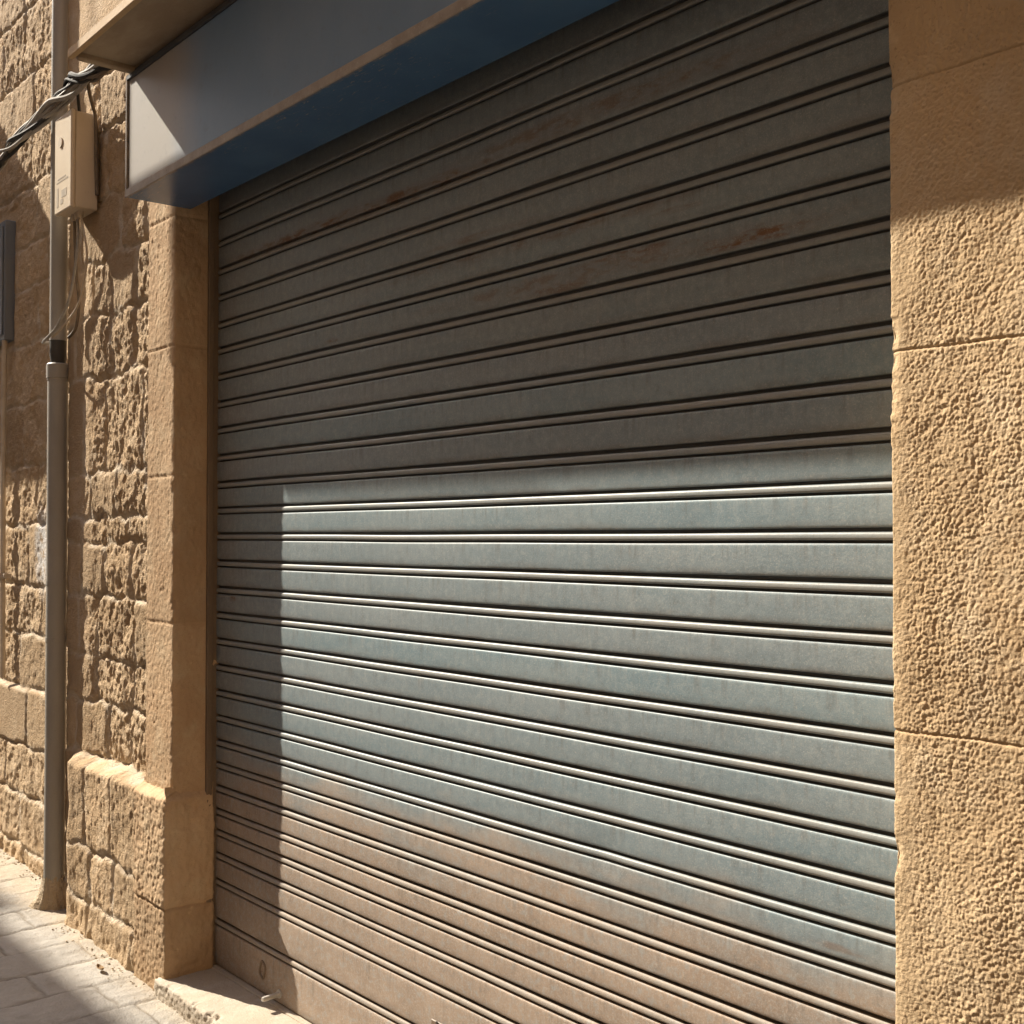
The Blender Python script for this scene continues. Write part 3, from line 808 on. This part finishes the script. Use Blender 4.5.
# ------------------------------------------------------------------ the rest of the street and added shade casters (outside the frame; shades and bounces light)
def shade_balcony():  # unseen slab and parapet added to cast shade on the left wall
    t = thing('shade_balcony', 'stone slab and solid parapet added unseen beyond the left edge to shade the wall', 'shade_balcony', (-4.5, -.3, 3.6))
    b = MB(); b.box(-6.0, -3.16, -.62, -.02, 3.42, 3.54, .01); b.build('slab', M['dressed'], t)
    b = MB(); b.box(-6.0, -3.16, -.62, -.52, 3.545, 4.40, .01); b.box(-3.26, -3.16, -.515, -.05, 3.545, 4.40, .005); b.build('parapet', M['dressed'], t)
shade_balcony()

def add_shade_board():  # unseen board and plank added to keep sun off the upper shutter
    t = thing('shade_board', 'unseen sign hanging from a wall bracket above the frame', 'blocker', (-1.7, -.8, 3.888))
    b = MB(); b.box(-1.952, -1.436, -.811, -.789, 4.002, 4.68, .003); b.build('board', M['cabinet'], t)
    b = MB(); b.box(-1.952, -.756, -.812, -.788, 3.888, 4.00, .003); b.build('shade_plank', M['wood'], t)
    b = MB(); b.tube([(-1.7, -.02, 4.70), (-1.7, -.83, 4.70)], .015, 10); b.build('bracket', M['iron'], t, True)
add_shade_board()

def street_building(name, label, x0, x1, y0, y1, h, face, seed, mat='facade'):
    t = thing(name, label, 'building', ((x0 + x1) / 2, (y0 + y1) / 2, 0))
    b = MB(); b.box(x0, x1, y0, y1, -.1, h); b.build('wall', M[mat], t)
    b = MB(); o = .0
    b.box(x0 - .002, x1 + .002, y0 - .002, y1 + .002, h + .002, h + .10)
    b.build('roof', M['facade'], t)
    rs = random.Random(seed)
    for fl in range(3):
        z = 1.0 + fl * 3.1
        n = int(((x1 - x0) if face == 'y' else (y1 - y0)) / 3.2)
        for k in range(n):
            if face == 'y':
                x = x0 + 1.6 + k * 3.2; yy = y1
                b = MB(); b.box(x - .5, x + .5, yy + .002, yy + .05, z, z + 1.5); f = b.build('window', M['wood'], t)
                b = MB(); b.box(x - .4, x + .4, yy + .052, yy + .06, z + .1, z + 1.4); b.build('pane', M['glass'], f)
            else:
                y = y0 + 1.6 + k * 3.2
                b = MB(); b.box(x0 - .05, x0 - .002, y - .5, y + .5, z, z + 1.5); f = b.build('window', M['wood'], t)
                b = MB(); b.box(x0 - .06, x0 - .052, y - .4, y + .4, z + .1, z + 1.4); b.build('pane', M['glass'], f)
    return t
street_building('house', 'taller stone house across the street, its parapet shading the paving', -40, -11.75, -12, -3.75, 9.26, 'y', 1)
street_building('house', 'slightly lower stone house across the street facing the shutter', -11.745, 9, -12, -3.752, 8.99, 'y', 2)
street_building('house', 'sunlit stone house added at the right end of the street to bounce warm light', 8.3, 16, -12, -.25, 11., 'x', 3, 'plaster')  # unseen house added to bounce warm sun onto the reveals

# ------------------------------------------------------------------ light
AZ, EL = math.atan(3.02), None
tp = 2.65
sd = Vector((3.02, 1.0, -tp)).normalized()          # direction the light travels
EL = math.asin(-sd.z)
w = bpy.data.worlds.new("World"); scene.world = w; w.use_nodes = True
sky = w.node_tree.nodes.new('ShaderNodeTexSky'); sky.sky_type = 'NISHITA'; sky.sun_disc = False
sky.sun_elevation = EL
sky.sun_rotation = math.atan2(-sd.x, -sd.y)
sky.altitude = 50; sky.dust_density = 2.0; sky.air_density = 1.0; sky.ozone_density = .8
bg = w.node_tree.nodes['Background']; bg.inputs['Strength'].default_value = .15
w.node_tree.links.new(sky.outputs[0], bg.inputs[0])
l = bpy.data.lights.new('sun', 'SUN'); l.energy = 4.3; l.angle = R(.48); l.color = (1., .92, .78)
so = bpy.data.objects.new('sun', l); COL.objects.link(so)
so.rotation_euler = sd.to_track_quat('-Z', 'Y').to_euler(); so.location = (-6, -4, 12)

# ------------------------------------------------------------------ camera
f = 1200.; th = R(39.6706); p = R(1.20303)
d0 = Vector((-math.cos(th), math.sin(th), 0)); r = Vector((math.sin(th), math.cos(th), 0)); up = Vector((0, 0, 1))
d = d0 * math.cos(p) + up * math.sin(p); u = up * math.cos(p) - d0 * math.sin(p)
cam = bpy.data.cameras.new('camera'); co = bpy.data.objects.new('camera', cam); COL.objects.link(co)
mx = Matrix((r, u, -d)).transposed().to_4x4(); mx.translation = Vector((3.806, -1.845, 1.62))
co.matrix_world = mx
cam.sensor_width = 36; cam.lens = 36 * f / 1024; cam.clip_end = 500; cam.clip_start = .05
scene.camera = co
vs = scene.view_settings
vs.view_transform = 'Standard'; vs.look = 'None'; vs.gamma = 1; vs.exposure = 1.42; vs.use_curve_mapping = False
